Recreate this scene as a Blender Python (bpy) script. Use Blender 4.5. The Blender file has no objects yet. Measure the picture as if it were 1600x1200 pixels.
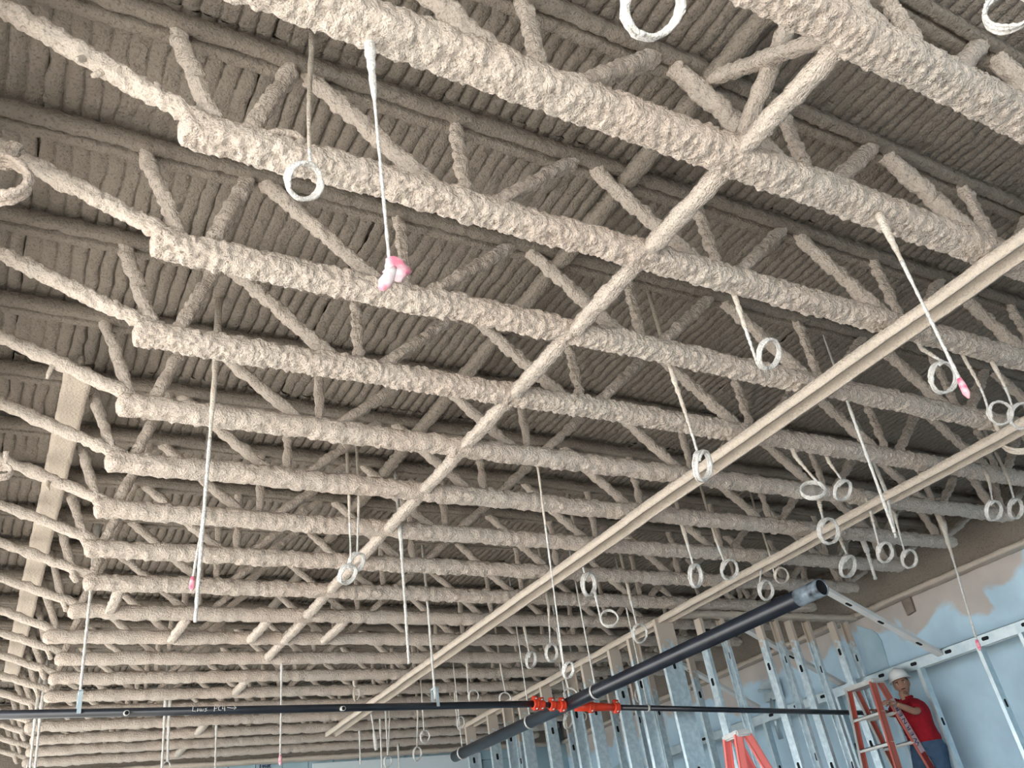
import bpy, bmesh, math, random
import numpy as np
from mathutils import Matrix, Vector
S = bpy.context.scene
COL = S.collection
# ---------------------------------------------------------------- calibration
H, CZ = 2.5, 1.55                    # joist underside is H above the camera; camera height
F = 1334.98
R = np.array([[0.86679877, -0.47770357, -0.14303564],
              [0.14885791, 0.52164323, -0.84007718],
              [0.47592144, 0.70688588, 0.52326966]])
# ---------------------------------------------------------------- camera
cam = bpy.data.cameras.new('camera'); co = bpy.data.objects.new('camera', cam); COL.objects.link(co)
cam.sensor_width = 36; cam.lens = F / 1600 * 36; cam.clip_start = .02; cam.clip_end = 300
mw = Matrix(((R[0][0], -R[1][0], -R[2][0], 0), (R[0][1], -R[1][1], -R[2][1], 0), (R[0][2], -R[1][2], -R[2][2], CZ), (0, 0, 0, 1)))
co.matrix_world = mw
S.camera = co
# ---------------------------------------------------------------- light
w = bpy.data.worlds.new('world'); S.world = w; w.use_nodes = True
bg = w.node_tree.nodes['Background']; bg.inputs[0].default_value = (.88, .94, 1.0, 1); bg.inputs[1].default_value = 2.1
sun = bpy.data.lights.new('sun', 'SUN'); sun.energy = 12.0; sun.angle = .02; sun.color = (1, .93, .84)
so = bpy.data.objects.new('sun', sun); COL.objects.link(so)
so.rotation_euler = Vector((.62, .45, -.64)).to_track_quat('-Z', 'Y').to_euler()
S.view_settings.view_transform = 'Standard'; S.view_settings.look = 'None'
S.view_settings.gamma = 1; S.view_settings.use_curve_mapping = False
S.view_settings.exposure = 1.72
S.cycles.max_bounces = 6; S.cycles.diffuse_bounces = 4; S.cycles.use_denoising = True
S.cycles.caustics_reflective = False; S.cycles.caustics_refractive = False
# ---------------------------------------------------------------- helpers
def P(x, y, z): return Vector((x * H, y * H, z * H + CZ))
def ray(px, py): return R.T @ np.array([(px - 800) / F, (py - 600) / F, 1.0])
def onz(px, py, z=1.0):
    d = ray(px, py); d = d * z / d[2]; return P(*d)
def ony(px, py, y):
    d = ray(px, py); d = d * y / d[1]; return P(*d)
def onx(px, py, x):
    d = ray(px, py); d = d * x / d[0]; return P(*d)
def depth(p):
    v = np.array([p[0], p[1], p[2] - CZ]); return float(R[2] @ v)
rng = np.random.default_rng(7)
TAB = rng.random((32, 32, 32))
def vn(p, scale, off=0.0):
    q = p / scale + off; i = np.floor(q).astype(int); f = q - i; f = f * f * (3 - 2 * f)
    r = 0
    for a in (0, 1):
        wa = f[:, 0] if a else 1 - f[:, 0]
        for b in (0, 1):
            wb = f[:, 1] if b else 1 - f[:, 1]
            for c in (0, 1):
                wc = f[:, 2] if c else 1 - f[:, 2]
                r = r + wa * wb * wc * TAB[(i[:, 0] + a) % 32, (i[:, 1] + b) % 32, (i[:, 2] + c) % 32]
    return r * 2 - 1
def mesh(name, v, f, mat, smooth=True):
    m = bpy.data.meshes.new(name); m.from_pydata([tuple(map(float, a)) for a in v], [], [tuple(map(int, a)) for a in f])
    if smooth: m.polygons.foreach_set('use_smooth', [True] * len(m.polygons))
    if mat: m.materials.append(mat)
    m.validate(); m.update(); return m
def obj(name, m, parent=None, loc=None, mat4=None):
    o = bpy.data.objects.new(name, m); COL.objects.link(o)
    if parent is not None: o.parent = parent
    if mat4 is not None: o.matrix_basis = mat4
    elif loc is not None: o.location = loc
    return o
def tag(o, label=None, cat=None, group=None, kind=None):
    if label: o['label'] = label
    if cat: o['category'] = cat
    if group: o['group'] = group
    if kind: o['kind'] = kind
    return o
def thing(name, label, cat, loc=(0, 0, 0), group=None, kind=None):
    o = bpy.data.objects.new(name, None); COL.objects.link(o); o.location = loc; o.empty_display_size = .1
    return tag(o, label, cat, group, kind)
def frame(a, b, up=(0, 0, 1)):
    """matrix placing local +X from a to b, local Z as close to up as can be"""
    a = Vector(a); b = Vector(b); x = (b - a).normalized(); u = Vector(up)
    y = u.cross(x)
    if y.length < 1e-4: y = Vector((0, 1, 0)).cross(x)
    y.normalize(); z = x.cross(y)
    return Matrix(((x.x, y.x, z.x, a.x), (x.y, y.y, z.y, a.y), (x.z, y.z, z.z, a.z), (0, 0, 0, 1)))
def spray_geo(L, prof, seg, amp, seed=0, wob=.004, taper=True, closed=True, fine=.014, coarse=.06):
    """a bar along +X with the section prof (list of y,z), its skin roughened like sprayed fireproofing"""
    prof = np.array(prof, float); n = len(prof); k = max(3, int(L / seg) + 1)
    xs = np.linspace(0, L, k); V = np.zeros((k, n, 3))
    V[:, :, 0] = xs[:, None]; V[:, :, 1] = prof[None, :, 0]; V[:, :, 2] = prof[None, :, 1]
    t = np.roll(prof, -1, 0) - np.roll(prof, 1, 0); nr = np.stack([t[:, 1], -t[:, 0]], 1); nr /= np.linalg.norm(nr, axis=1)[:, None] + 1e-9
    c = prof.mean(0)
    if ((prof - c) * nr).sum() < 0: nr = -nr
    p = V.reshape(-1, 3); off = seed * 3.71
    d = amp * (.25 * vn(p, coarse, off) + .40 * vn(p, fine * 1.9, off + 9) + .85 * vn(p, fine, off + 5)) 
    d = d.reshape(k, n)
    V[:, :, 1] += d * nr[None, :, 0]; V[:, :, 2] += d * nr[None, :, 1]
    cx = np.stack([xs, xs * 0, xs * 0], 1)
    V[:, :, 1] += (wob * vn(cx, .35, off + 2))[:, None]; V[:, :, 2] += (wob * vn(cx, .3, off + 7))[:, None]
    V[:, :, 0] += (amp * .6 * vn(p, fine, off + 3)).reshape(k, n) * .5
    if taper:
        for e, s in ((0, .72), (-1, .72)): V[e, :, 1:] = c + (V[e, :, 1:] - c) * s
    verts = V.reshape(-1, 3).tolist(); faces = []
    rngn = range(n) if closed else range(n - 1)
    for i in range(k - 1):
        for j in rngn:
            q = (j + 1) % n
            faces.append((i * n + j, i * n + q, (i + 1) * n + q, (i + 1) * n + j))
    if closed:
        for i, rev in ((0, True), (k - 1, False)):
            ci = len(verts); cc = V[i].mean(0); cc[0] += -.012 if rev else .012; verts.append(cc.tolist())
            for j in range(n):
                q = (j + 1) % n
                faces.append((i * n + q, i * n + j, ci) if rev else (i * n + j, i * n + q, ci))
    return verts, faces
def oval(a, b, n, e=.75):
    r = []
    for i in range(n):
        t = 2 * math.pi * i / n; cc, ss = math.cos(t), math.sin(t)
        r.append((a * math.copysign(abs(cc) ** e, cc), b * math.copysign(abs(ss) ** e, ss)))
    return r
def box_geo(x0, x1, y0, y1, z0, z1):
    v = [(x, y, z) for x in (x0, x1) for y in (y0, y1) for z in (z0, z1)]
    return v, [(0, 1, 3, 2), (4, 6, 7, 5), (0, 4, 5, 1), (2, 3, 7, 6), (0, 2, 6, 4), (1, 5, 7, 3)]
def join(*gs):
    V, Fc = [], []
    for v, f in gs:
        o = len(V); V += [tuple(a) for a in v]; Fc += [tuple(i + o for i in q) for q in f]
    return V, Fc
def xform(g, m): return [tuple(m @ Vector(a)) for a in g[0]], g[1]
def tube_geo(pts, r, n=8, cap=True):
    pts = [Vector(p) for p in pts]; V, Fc = [], []
    rs = r if isinstance(r, (list, tuple)) else [r] * len(pts)
    pu = None
    for i, p in enumerate(pts):
        t = (pts[min(i + 1, len(pts) - 1)] - pts[max(i - 1, 0)]).normalized()
        if pu is None:
            pu = Vector((0, 0, 1)).cross(t)
            if pu.length < 1e-3: pu = Vector((1, 0, 0)).cross(t)
        u = (pu - t * pu.dot(t)).normalized(); pu = u; v = t.cross(u)
        for j in range(n):
            a = 2 * math.pi * j / n; V.append(tuple(p + (u * math.cos(a) + v * math.sin(a)) * rs[i]))
    for i in range(len(pts) - 1):
        for j in range(n):
            q = (j + 1) % n; Fc.append((i * n + j, i * n + q, (i + 1) * n + q, (i + 1) * n + j))
    if cap:
        Fc.append(tuple(range(n - 1, -1, -1))); Fc.append(tuple((len(pts) - 1) * n + j for j in range(n)))
    return V, Fc
# ---------------------------------------------------------------- materials
def mat(name, col, rough=.9, metal=0., var=None, vscale=3., bump=(), pit_shade=0., spec=.3):
    m = bpy.data.materials.new(name); m.use_nodes = True; t = m.node_tree; N = t.nodes; Lk = t.links
    b = N['Principled BSDF']; b.inputs['Base Color'].default_value = (*col, 1); b.inputs['Roughness'].default_value = rough
    b.inputs['Metallic'].default_value = metal; b.inputs['Specular IOR Level'].default_value = spec
    tc = N.new('ShaderNodeTexCoord'); out = tc.outputs['Object']
    if var:
        n1 = N.new('ShaderNodeTexNoise'); n1.inputs['Scale'].default_value = vscale; n1.inputs['Detail'].default_value = 5
        Lk.new(out, n1.inputs['Vector'])
        rp = N.new('ShaderNodeValToRGB'); rp.color_ramp.elements[0].position = .36; rp.color_ramp.elements[1].position = .64
        rp.color_ramp.elements[0].color = (*col, 1); rp.color_ramp.elements[1].color = (*var, 1)
        Lk.new(n1.outputs['Fac'], rp.inputs['Fac']); last = rp.outputs['Color']
        if pit_shade:
            n2 = N.new('ShaderNodeTexNoise'); n2.inputs['Scale'].default_value = 75; n2.inputs['Detail'].default_value = 3
            Lk.new(out, n2.inputs['Vector'])
            r2 = N.new('ShaderNodeValToRGB'); r2.color_ramp.elements[0].position = .30; r2.color_ramp.elements[1].position = .46  # dark specks in the colour stand for shade inside small pits
            k = 1 - pit_shade; r2.color_ramp.elements[0].color = (k, k, k, 1); r2.color_ramp.elements[1].color = (1, 1, 1, 1)
            Lk.new(n2.outputs['Fac'], r2.inputs['Fac'])
            mx = N.new('ShaderNodeMixRGB'); mx.blend_type = 'MULTIPLY'; mx.inputs[0].default_value = 1
            Lk.new(last, mx.inputs[1]); Lk.new(r2.outputs['Color'], mx.inputs[2]); last = mx.outputs['Color']
        Lk.new(last, b.inputs['Base Color'])
    prev = None
    for sc, dist in bump:
        nb = N.new('ShaderNodeTexNoise'); nb.inputs['Scale'].default_value = sc; nb.inputs['Detail'].default_value = 4
        Lk.new(out, nb.inputs['Vector'])
        bp = N.new('ShaderNodeBump'); bp.inputs['Strength'].default_value = 1; bp.inputs['Distance'].default_value = dist
        Lk.new(nb.outputs['Fac'], bp.inputs['Height'])
        if prev: Lk.new(prev, bp.inputs['Normal'])
        prev = bp.outputs['Normal']
    if prev: Lk.new(prev, b.inputs['Normal'])
    return m
FP = mat('sprayed_fireproofing', (.68, .62, .56), .95, var=(.735, .63, .555), vscale=.9, bump=((62, .016), (120, .008)), pit_shade=.30)
FP_SHADE = mat('sprayed_fireproofing_shaded', (.34, .305, .265), .97, var=(.29, .255, .22), vscale=1.3, bump=((40, .014), (110, .008)), pit_shade=.35)  # same sprayed coat, colour darkened for the shade up under the deck
FPS = mat('smooth_fireproofing', (.60, .53, .455), .95, var=(.66, .58, .50), vscale=4, bump=((60, .008), (160, .004)), pit_shade=.2)
WHITE = mat('white_overspray', (.80, .80, .79), .85, var=(.66, .64, .61), vscale=45, bump=((110, .012),))
TANW = mat('tan_overspray', (.60, .53, .46), .9, var=(.72, .67, .60), vscale=12, bump=((100, .012),))
PINK = mat('pink_flagging', (.85, .16, .28), .7, var=(.85, .55, .58), vscale=40)
GALV = mat('galvanized_steel', (.52, .64, .70), .42, .65, var=(.66, .76, .80), vscale=9, spec=.5)
ALU = mat('aluminium', (.55, .56, .55), .45, .4, var=(.66, .66, .64), vscale=10)
DUSTY = mat('dusty_pale_steel', (.66, .69, .70), .7, .1, var=(.74, .75, .74), vscale=6)
BLACK = mat('black_steel_pipe', (.011, .015, .023), .30, .0, var=(.02, .026, .037), vscale=5, spec=.6)
BARE = mat('scraped_pipe_end', (.016, .022, .03), .35, .1, var=(.30, .37, .44), vscale=9)
RED = mat('red_fitting_paint', (.72, .055, .02), .4, spec=.5)
ORANGE = mat('orange_fibreglass', (.52, .12, .085), .55, var=(.46, .14, .11), vscale=5)
CORAL = mat('coral_fibreglass', (.86, .20, .17), .5, var=(.80, .22, .22), vscale=4)
CHALK = mat('chalk', (.75, .78, .78), .9)
INK = mat('dark_marker', (.02, .03, .10), .8)
STICKER = mat('grey_pink_label', (.55, .42, .45), .6)
MAROON = mat('maroon_label', (.26, .03, .03), .6)
CREAM = mat('cream_label', (.70, .55, .47), .6)
BLUEL = mat('blue_label', (.04, .14, .38), .6)
DARKHOLE = mat('black_opening', (.01, .012, .015), .9)  # flat black painted for the shade inside openings; also the ladder feet
SHIRT = mat('red_polo_cloth', (.27, .006, .014), .9, var=(.21, .005, .012), vscale=14, bump=((25, .01),))
JEANS = mat('blue_denim', (.035, .07, .125), .9, var=(.05, .09, .15), vscale=10, bump=((22, .012),))
SKIN = mat('skin', (.34, .195, .14), .55, var=(.30, .165, .12), vscale=14)
HAIR = mat('dark_hair', (.02, .014, .01), .8)
HAT = mat('white_hard_hat', (.80, .83, .84), .35, spec=.5)
BOOT = mat('brown_boot_leather', (.09, .055, .035), .7)
GROUNDM = mat('sunlit_gravel_ground', (.36, .345, .32), .95, var=(.40, .385, .36), vscale=.5)
FLOORM = mat('dusty_concrete_floor', (.20, .19, .175), .85, var=(.24, .23, .215), vscale=1.0, bump=((40, .002),))
CMU = mat('painted_blockwork', (.33, .48, .56), .9, var=(.38, .53, .60), vscale=5, bump=((120, .003),))
GYP = mat('pale_blue_wallboard', (.66, .78, .84), .85, var=(.70, .80, .86), vscale=1.5)
def wall_mat():
    m = mat('oversprayed_wallboard', (.46, .63, .72), .88); t = m.node_tree; N = t.nodes; Lk = t.links; b = N['Principled BSDF']
    tc = N.new('ShaderNodeTexCoord'); sp = N.new('ShaderNodeSeparateXYZ'); Lk.new(tc.outputs['Object'], sp.inputs[0])
    n = N.new('ShaderNodeTexNoise'); n.inputs['Scale'].default_value = 1.15; n.inputs['Detail'].default_value = 4.5; n.inputs['Distortion'].default_value = .5
    Lk.new(tc.outputs['Object'], n.inputs['Vector'])
    mr = N.new('ShaderNodeMapRange'); mr.inputs[1].default_value = 3.25; mr.inputs[2].default_value = 4.05; mr.inputs[3].default_value = -.30; mr.inputs[4].default_value = .22
    Lk.new(sp.outputs['Z'], mr.inputs[0])
    ad = N.new('ShaderNodeMath'); ad.operation = 'ADD'; Lk.new(n.outputs['Fac'], ad.inputs[0]); Lk.new(mr.outputs[0], ad.inputs[1])
    my = N.new('ShaderNodeMapRange'); my.inputs[1].default_value = 4.3; my.inputs[2].default_value = 5.6; my.inputs[3].default_value = -.22; my.inputs[4].default_value = 0; Lk.new(sp.outputs['Y'], my.inputs[0])
    a2 = N.new('ShaderNodeMath'); a2.operation = 'ADD'; Lk.new(ad.outputs[0], a2.inputs[0]); Lk.new(my.outputs[0], a2.inputs[1]); ad = a2
    rp = N.new('ShaderNodeValToRGB'); rp.color_ramp.elements[0].position = .50; rp.color_ramp.elements[1].position = .56
    rp.color_ramp.elements[0].color = (.54, .75, .89, 1); rp.color_ramp.elements[1].color = (.56, .52, .49, 1)  # the blue puts cool daylight on pale board into the colour
    Lk.new(ad.outputs[0], rp.inputs['Fac'])
    n2 = N.new('ShaderNodeTexNoise'); n2.inputs['Scale'].default_value = 2.2; n2.inputs['Detail'].default_value = 6; Lk.new(tc.outputs['Object'], n2.inputs['Vector'])
    r2 = N.new('ShaderNodeValToRGB'); r2.color_ramp.elements[0].position = .3; r2.color_ramp.elements[1].position = .7
    r2.color_ramp.elements[0].color = (.82, .82, .84, 1); r2.color_ramp.elements[1].color = (1.06, 1.06, 1.06, 1)
    Lk.new(n2.outputs['Fac'], r2.inputs['Fac'])
    mx = N.new('ShaderNodeMixRGB'); mx.blend_type = 'MULTIPLY'; mx.inputs[0].default_value = 1
    Lk.new(rp.outputs['Color'], mx.inputs[1]); Lk.new(r2.outputs['Color'], mx.inputs[2]); Lk.new(mx.outputs['Color'], b.inputs['Base Color'])
    return m
WALLM = wall_mat()
def stud_mat():
    """galvanized stud whose top (local z near 0) carries tan overspray"""
    m = mat('oversprayed_stud', (.5, .62, .68), .42, .6, spec=.5); t = m.node_tree; N = t.nodes; Lk = t.links; b = N['Principled BSDF']
    tc = N.new('ShaderNodeTexCoord'); sp = N.new('ShaderNodeSeparateXYZ'); Lk.new(tc.outputs['Object'], sp.inputs[0])
    n = N.new('ShaderNodeTexNoise'); n.inputs['Scale'].default_value = 11; n.inputs['Detail'].default_value = 5; Lk.new(tc.outputs['Object'], n.inputs['Vector'])
    mr = N.new('ShaderNodeMapRange'); mr.inputs[1].default_value = -.50; mr.inputs[2].default_value = -.06; mr.inputs[3].default_value = -.35; mr.inputs[4].default_value = .4
    Lk.new(sp.outputs['Z'], mr.inputs[0])
    ad = N.new('ShaderNodeMath'); ad.operation = 'ADD'; Lk.new(n.outputs['Fac'], ad.inputs[0]); Lk.new(mr.outputs[0], ad.inputs[1])
    rp = N.new('ShaderNodeValToRGB'); rp.color_ramp.elements[0].position = .47; rp.color_ramp.elements[1].position = .55
    Lk.new(ad.outputs[0], rp.inputs['Fac'])
    r2 = N.new('ShaderNodeValToRGB'); r2.color_ramp.elements[0].position = .42; r2.color_ramp.elements[1].position = .62
    r2.color_ramp.elements[0].color = (.55, .66, .72, 1); r2.color_ramp.elements[1].color = (.70, .81, .86, 1)
    n3 = N.new('ShaderNodeTexNoise'); n3.inputs['Scale'].default_value = 18; n3.inputs['Detail'].default_value = 3; Lk.new(tc.outputs['Object'], n3.inputs['Vector'])
    Lk.new(n3.outputs['Fac'], r2.inputs['Fac'])
    mx = N.new('ShaderNodeMixRGB'); Lk.new(rp.outputs['Color'], mx.inputs[0]); Lk.new(r2.outputs['Color'], mx.inputs[1]); mx.inputs[2].default_value = (.55, .48, .41, 1)
    Lk.new(mx.outputs['Color'], b.inputs['Base Color'])
    iv = N.new('ShaderNodeMath'); iv.operation = 'MULTIPLY_ADD'; Lk.new(rp.outputs['Color'], iv.inputs[0]); iv.inputs[1].default_value = -.6; iv.inputs[2].default_value = .6
    Lk.new(iv.outputs[0], b.inputs['Metallic'])
    return m
STUDM = stud_mat()
# ---------------------------------------------------------------- room shell
ZF = (0 - CZ) / H                                       # floor in H units
ground = obj('ground', mesh('ground', [(-60, -60, -.02), (60, -60, -.02), (60, 60, -.02), (-60, 60, -.02)], [(0, 1, 2, 3)], GROUNDM, False)); tag(ground, kind='structure')
fl = obj('floor', mesh('floor', *box_geo(-3.4, 9.3, -5.4, 14.0, -.015, 0), FLOORM, False)); tag(fl, kind='structure')
XW, HEAD = 3.667 * H, 4.15                                # face of the right wall; height of the window heads
wr = obj('wall_right', mesh('wall_right', *box_geo(XW, XW + .2, -5.4, 14.2, 0, 4.95), WALLM, False)); tag(wr, kind='structure')
YB = 5.52
for nm, fn in (('wall_left', lambda a, b, c, d: box_geo(-3.6, -3.4, a, b, c, d)), ('wall_front', lambda a, b, c, d: box_geo(a, b, -5.6, -5.4, c, d))):  # unseen walls, openings shaped to steer daylight onto the joists
    lo, hi = (-5.4, 14.2) if nm == 'wall_left' else (-3.6, XW + .2)
    g = [fn(lo, hi, HEAD, 4.95)]; n = 5 if nm == 'wall_left' else 3
    if n == 3: g.append(fn(1.0, hi, 0, HEAD))  # unseen solid stretch, added to darken the right side of the ceiling
    for i in range(n + 1):
        c = lo + (hi - lo) * i / n; g.append(fn(max(lo, c - .15), min(hi, c + .15), 0, HEAD))
    tag(obj(nm, mesh(nm, *join(*g), WALLM, False)), kind='structure')
# ceiling: ribbed deck laid in sheets, an unseen slab added above to stop light leaking in
ceil = thing('ceiling', None, None, kind='structure')
ZD = 1.265 * H + CZ                                      # underside of the ribs
obj('light_block_slab', mesh('light_block_slab', *box_geo(-3.6, 9.4, -5.6, 14.2, ZD + .06, ZD + .2), FP_SHADE, False), ceil)
PITCH, NR, SL = .071, 11, 2.6
def deck_geo(seed):
    prof = []
    for i in range(NR):
        x = i * PITCH
        for dx, dz in ((.0, .020), (.006, .004), (.014, -.003), (.0355, -.006), (.057, -.003), (.065, .004)): prof.append((x + dx, dz))
    prof.append((NR * PITCH, .030)); prof = np.array(prof)
    ys = np.linspace(0, SL, 90); k, n = len(ys), len(prof)
    V = np.zeros((k, n, 3)); V[:, :, 0] = prof[None, :, 0]; V[:, :, 1] = ys[:, None]; V[:, :, 2] = prof[None, :, 1]
    p = V.reshape(-1, 3); o = seed * 5.3
    V[:, :, 2] *= np.clip(.75 + .9 * vn(p, .45, o + 6), .12, 1.25).reshape(k, n)
    V[:, :, 2] += (.006 * vn(p, .10, o) + .006 * vn(p, .04, o + 4) + .007 * vn(p, .02, o + 8)).reshape(k, n)
    V[:, :, 0] += (.009 * vn(p, .09, o + 2)).reshape(k, n)
    f = [(i * n + j, (i + 1) * n + j, (i + 1) * n + j + 1, i * n + j + 1) for i in range(k - 1) for j in range(n - 1)]
    return V.reshape(-1, 3), f
decks = [mesh('deck_sheet', *deck_geo(s), FP_SHADE) for s in range(4)]
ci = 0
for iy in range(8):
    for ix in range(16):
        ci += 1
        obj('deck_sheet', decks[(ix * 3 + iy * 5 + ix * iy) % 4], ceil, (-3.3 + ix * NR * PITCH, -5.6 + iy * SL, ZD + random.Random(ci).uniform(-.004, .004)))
# ---------------------------------------------------------------- bar joists
LOW = [.19, .58, 1.153, 1.725, 2.297, 2.87, 3.26]
TOP = [.28, .866, 1.439, 2.011, 2.584, 3.17]
START = {0: .12, 1: .115, 2: .117, 3: .122, 4: .135, 5: .142, 6: .154, 7: .162, 8: .169, 9: .195, 10: .18, 11: .13, 12: .189, 13: .19, 14: .196, 15: .2, 16: .16, 17: .2, 18: .2, 19: .2}
YK = lambda k: .904 + .261 * (k - 2)
ZL, ZT = 1.025, 1.235
def chord_mesh(lod, seed, a, b, L):
    seg, n = ((.0105, 38), (.02, 24), (.035, 14))[lod]
    return mesh('chord', *spray_geo(L, oval(a, b, n), seg, (.0145, .0145, .014)[lod], seed, .006, fine=(.017, .024, .036)[lod]), FP)
def web_mesh(L, r, seed, lod):
    seg, n = ((.012, 20), (.025, 12), (.05, 8))[lod]
    return mesh('web', *spray_geo(L, oval(r, r * .85, n, .9), seg, .014, seed, .004, fine=(.018, .028, .05)[lod]), FP)
cache = {}
def cached(key, fn):
    if key not in cache: cache[key] = fn()
    return cache[key]
def top_chord_geo(L, lod, seed):
    # two angles back to back: a wide strip with a dark slot down the middle
    n = 7; w2, hh = .062, .032
    pr = [(-w2, hh), (-w2, -hh * .8), (-w2 * .8, -hh), (-w2 * .3, -hh), (-.010, -hh * .9), (-.005, hh * .2), (.005, hh * .2), (.010, -hh * .9), (w2 * .3, -hh), (w2 * .8, -hh), (w2, -hh * .8), (w2, hh)]
    return spray_geo(L, pr, (.022, .04, .07)[lod], .010, seed, .006, fine=(.02, .04, .06)[lod])
JN = {0: 'nearest sprayed steel bar joist, thick and cropped by the top right edge', 1: 'thick sprayed bar joist crossing the top edge, with the white flag rod below it',
      2: 'sprayed bar joist with the big white coil hanging at its left end', 3: 'sprayed bar joist with a peach stretch, passing under the pink flag end',
      4: 'sprayed bar joist with a cracked lower edge, fifth from the top of the photo', 5: 'sprayed bar joist that the dark coated hanger rod runs down past, sixth from the top'}
ORD = ['first', 'second', 'third', 'fourth', 'fifth', 'sixth', 'seventh', 'eighth', 'ninth', 'tenth', 'eleventh', 'twelfth', 'thirteenth', 'fourteenth', 'fifteenth', 'sixteenth', 'seventeenth', 'eighteenth', 'nineteenth', 'twentieth']
XE = 3.32
rj = random.Random(3)
for k in range(20):
    lod = 0 if k <= 4 else (1 if k <= 9 else 2)
    y = YK(k); x0 = START[k]; thick = 1.18 if k <= 1 else 1.0
    lab = JN.get(k, 'tan sprayed bar joist, %s from the top of the photo, %s' % (ORD[k], 'above the black pipe' if k < 15 else 'below the black pipe'))
    J = thing('bar_joist', lab, 'joist', P(x0, y, ZL), 'sprayed bar joists under the deck')
    base = P(x0, y, ZL)
    var = k if lod == 0 else k % 3
    L = (XE - x0) * H
    Lq = L if lod == 0 else 7.9
    m = cached(('bc', lod, var), lambda: chord_mesh(lod, 11 + var, .068 * thick, .056 * thick, Lq))
    M = Matrix.Identity(4)
    if lod: M = Matrix.Diagonal((L / 7.9, 1, 1, 1))
    obj('bottom_chord', m, J, mat4=M)
    m = cached(('tc', lod, var % 2), lambda: mesh('top_chord', *top_chord_geo(4.0 * H, lod, 31 + var), FP_SHADE))
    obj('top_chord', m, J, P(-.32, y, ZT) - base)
    def web(a, b, r, vkey, nm='web'):
        A, B = P(a[0], y, a[1]), P(b[0], y, b[1]); Lw = (B - A).length
        m = cached(('w', round(Lw, 2), round(r, 3), lod, vkey % 2), lambda: web_mesh(Lw, r, vkey % 2 + 3 + int(Lw * 10), lod))
        return obj(nm, m, J, mat4=frame(A - base, B - base))
    rw = .036 * (1.2 if k <= 1 else 1)
    for i, xl in enumerate(LOW):
        if i == 0:
            web((xl - .015, ZL), (xl - .095, ZT), rw, k); web((xl + .015, ZL), (TOP[0], ZT), rw * 1.1, k + 1)
        elif i == len(LOW) - 1:
            web((xl - .015, ZL), (TOP[-1], ZT), rw * 1.1, k); web((xl + .015, ZL), (xl + .095, ZT), rw, k + 1)
        else:
            web((xl - .03, ZL), (TOP[i - 1] + .02, ZT), rw * 1.05, k); web((xl + .03, ZL), (TOP[i] - .02, ZT), rw * 1.05, k + 1)
            web((xl, ZL), (xl, ZT), rw * .8, k, 'web_post')
    web((x0 + .05, ZL + .012), (-.24, 1.205), rw * 1.1, k, 'end_web')
    web((XE - .05, ZL + .012), (3.57, 1.18), rw * 1.0, k, 'end_web')
    if k == 2:
        st_ = [ony(px_, py_, .885) - base for px_, py_ in ((405, 214), (432, 206), (460, 210), (474, 222), (455, 230), (425, 220), (404, 216))]
        obj('bent_strap', mesh('bent_strap', *tube_geo(st_, [.014, .016, .018, .022, .018, .016, .012], 9), FP), J)
    # wire ends sticking out of the end bar
    if k in (2, 4, 5, 6, 7, 8, 9, 10, 11, 12):
        for q in range(1 if k != 2 else 2):
            t = rj.uniform(.35, .75); a = Vector(P(x0 + .05, y, ZL + .012)).lerp(P(-.24, y * 1.0, 1.205), t); a.y = y * H
            d = Vector((rj.uniform(-.6, .1), rj.uniform(-.5, .2), rj.uniform(-.9, -.3))).normalized() * rj.uniform(.08, .14)
            obj('wire_stub', mesh('wire_stub', *tube_geo([a - base, a + d * .6 - base, a + d - base + Vector((.01, 0, .02))], [.016, .012, .007], 7), TANW), J)
# ---------------------------------------------------------------- bridging
def bars(name, label, cat, segs, r, matl=FP, group=None, nm='angle'):
    b0 = Vector(segs[0][0]); T = thing(name, label, cat, b0, group)
    for i, (a, b) in enumerate(segs):
        a = Vector(a); b = Vector(b); Lw = (b - a).length
        m = mesh(nm, *spray_geo(Lw, oval(r, r * .8, 14, .6), .02, .010, 50 + i, .004, fine=.02), matl)
        obj(nm, m, T, mat4=frame(a - b0, b - b0))
    return T
segs = [(P(.953, YK(k) + .012, 1.02), P(.953, YK(k + 1) - .012, 1.02)) for k in range(0, 19) if k not in (12, 14, 15, 17)]
bars('bottom_bridging', 'sprayed bridging bars running in line between the joists, left of the tracks', 'bridging', segs, .042)
segs = [(P(.953, YK(k), 1.205), P(.953, YK(k + 1), 1.205)) for k in range(0, 12)]
bars('top_bridging', 'sprayed upper bridging bars close under the ribbed deck', 'bridging', segs, .045, FP_SHADE)
bars('cross_bridging', 'crossed sprayed braces between the two nearest joists', 'bridging', [(P(.95, YK(0), 1.03), P(.95, YK(1), 1.215)), (P(.965, YK(1), 1.04), P(.965, YK(0), 1.21))], .036)
segs = [(onz(px, 980, 1.01).xyz, None) for px in (283, 410, 465, 530)]
segs = [(Vector((a.x, YK(10) * H + .03, a.z)), Vector((a.x - .01, YK(11) * H - .03, a.z))) for a, _ in segs] + [(P(.3, YK(9), 1.02), P(.3, YK(10), 1.02))]
bars('short_blocking', 'short sprayed blocks bridging the tenth and eleventh joists', 'blocking', segs, .04, nm='block')
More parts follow.
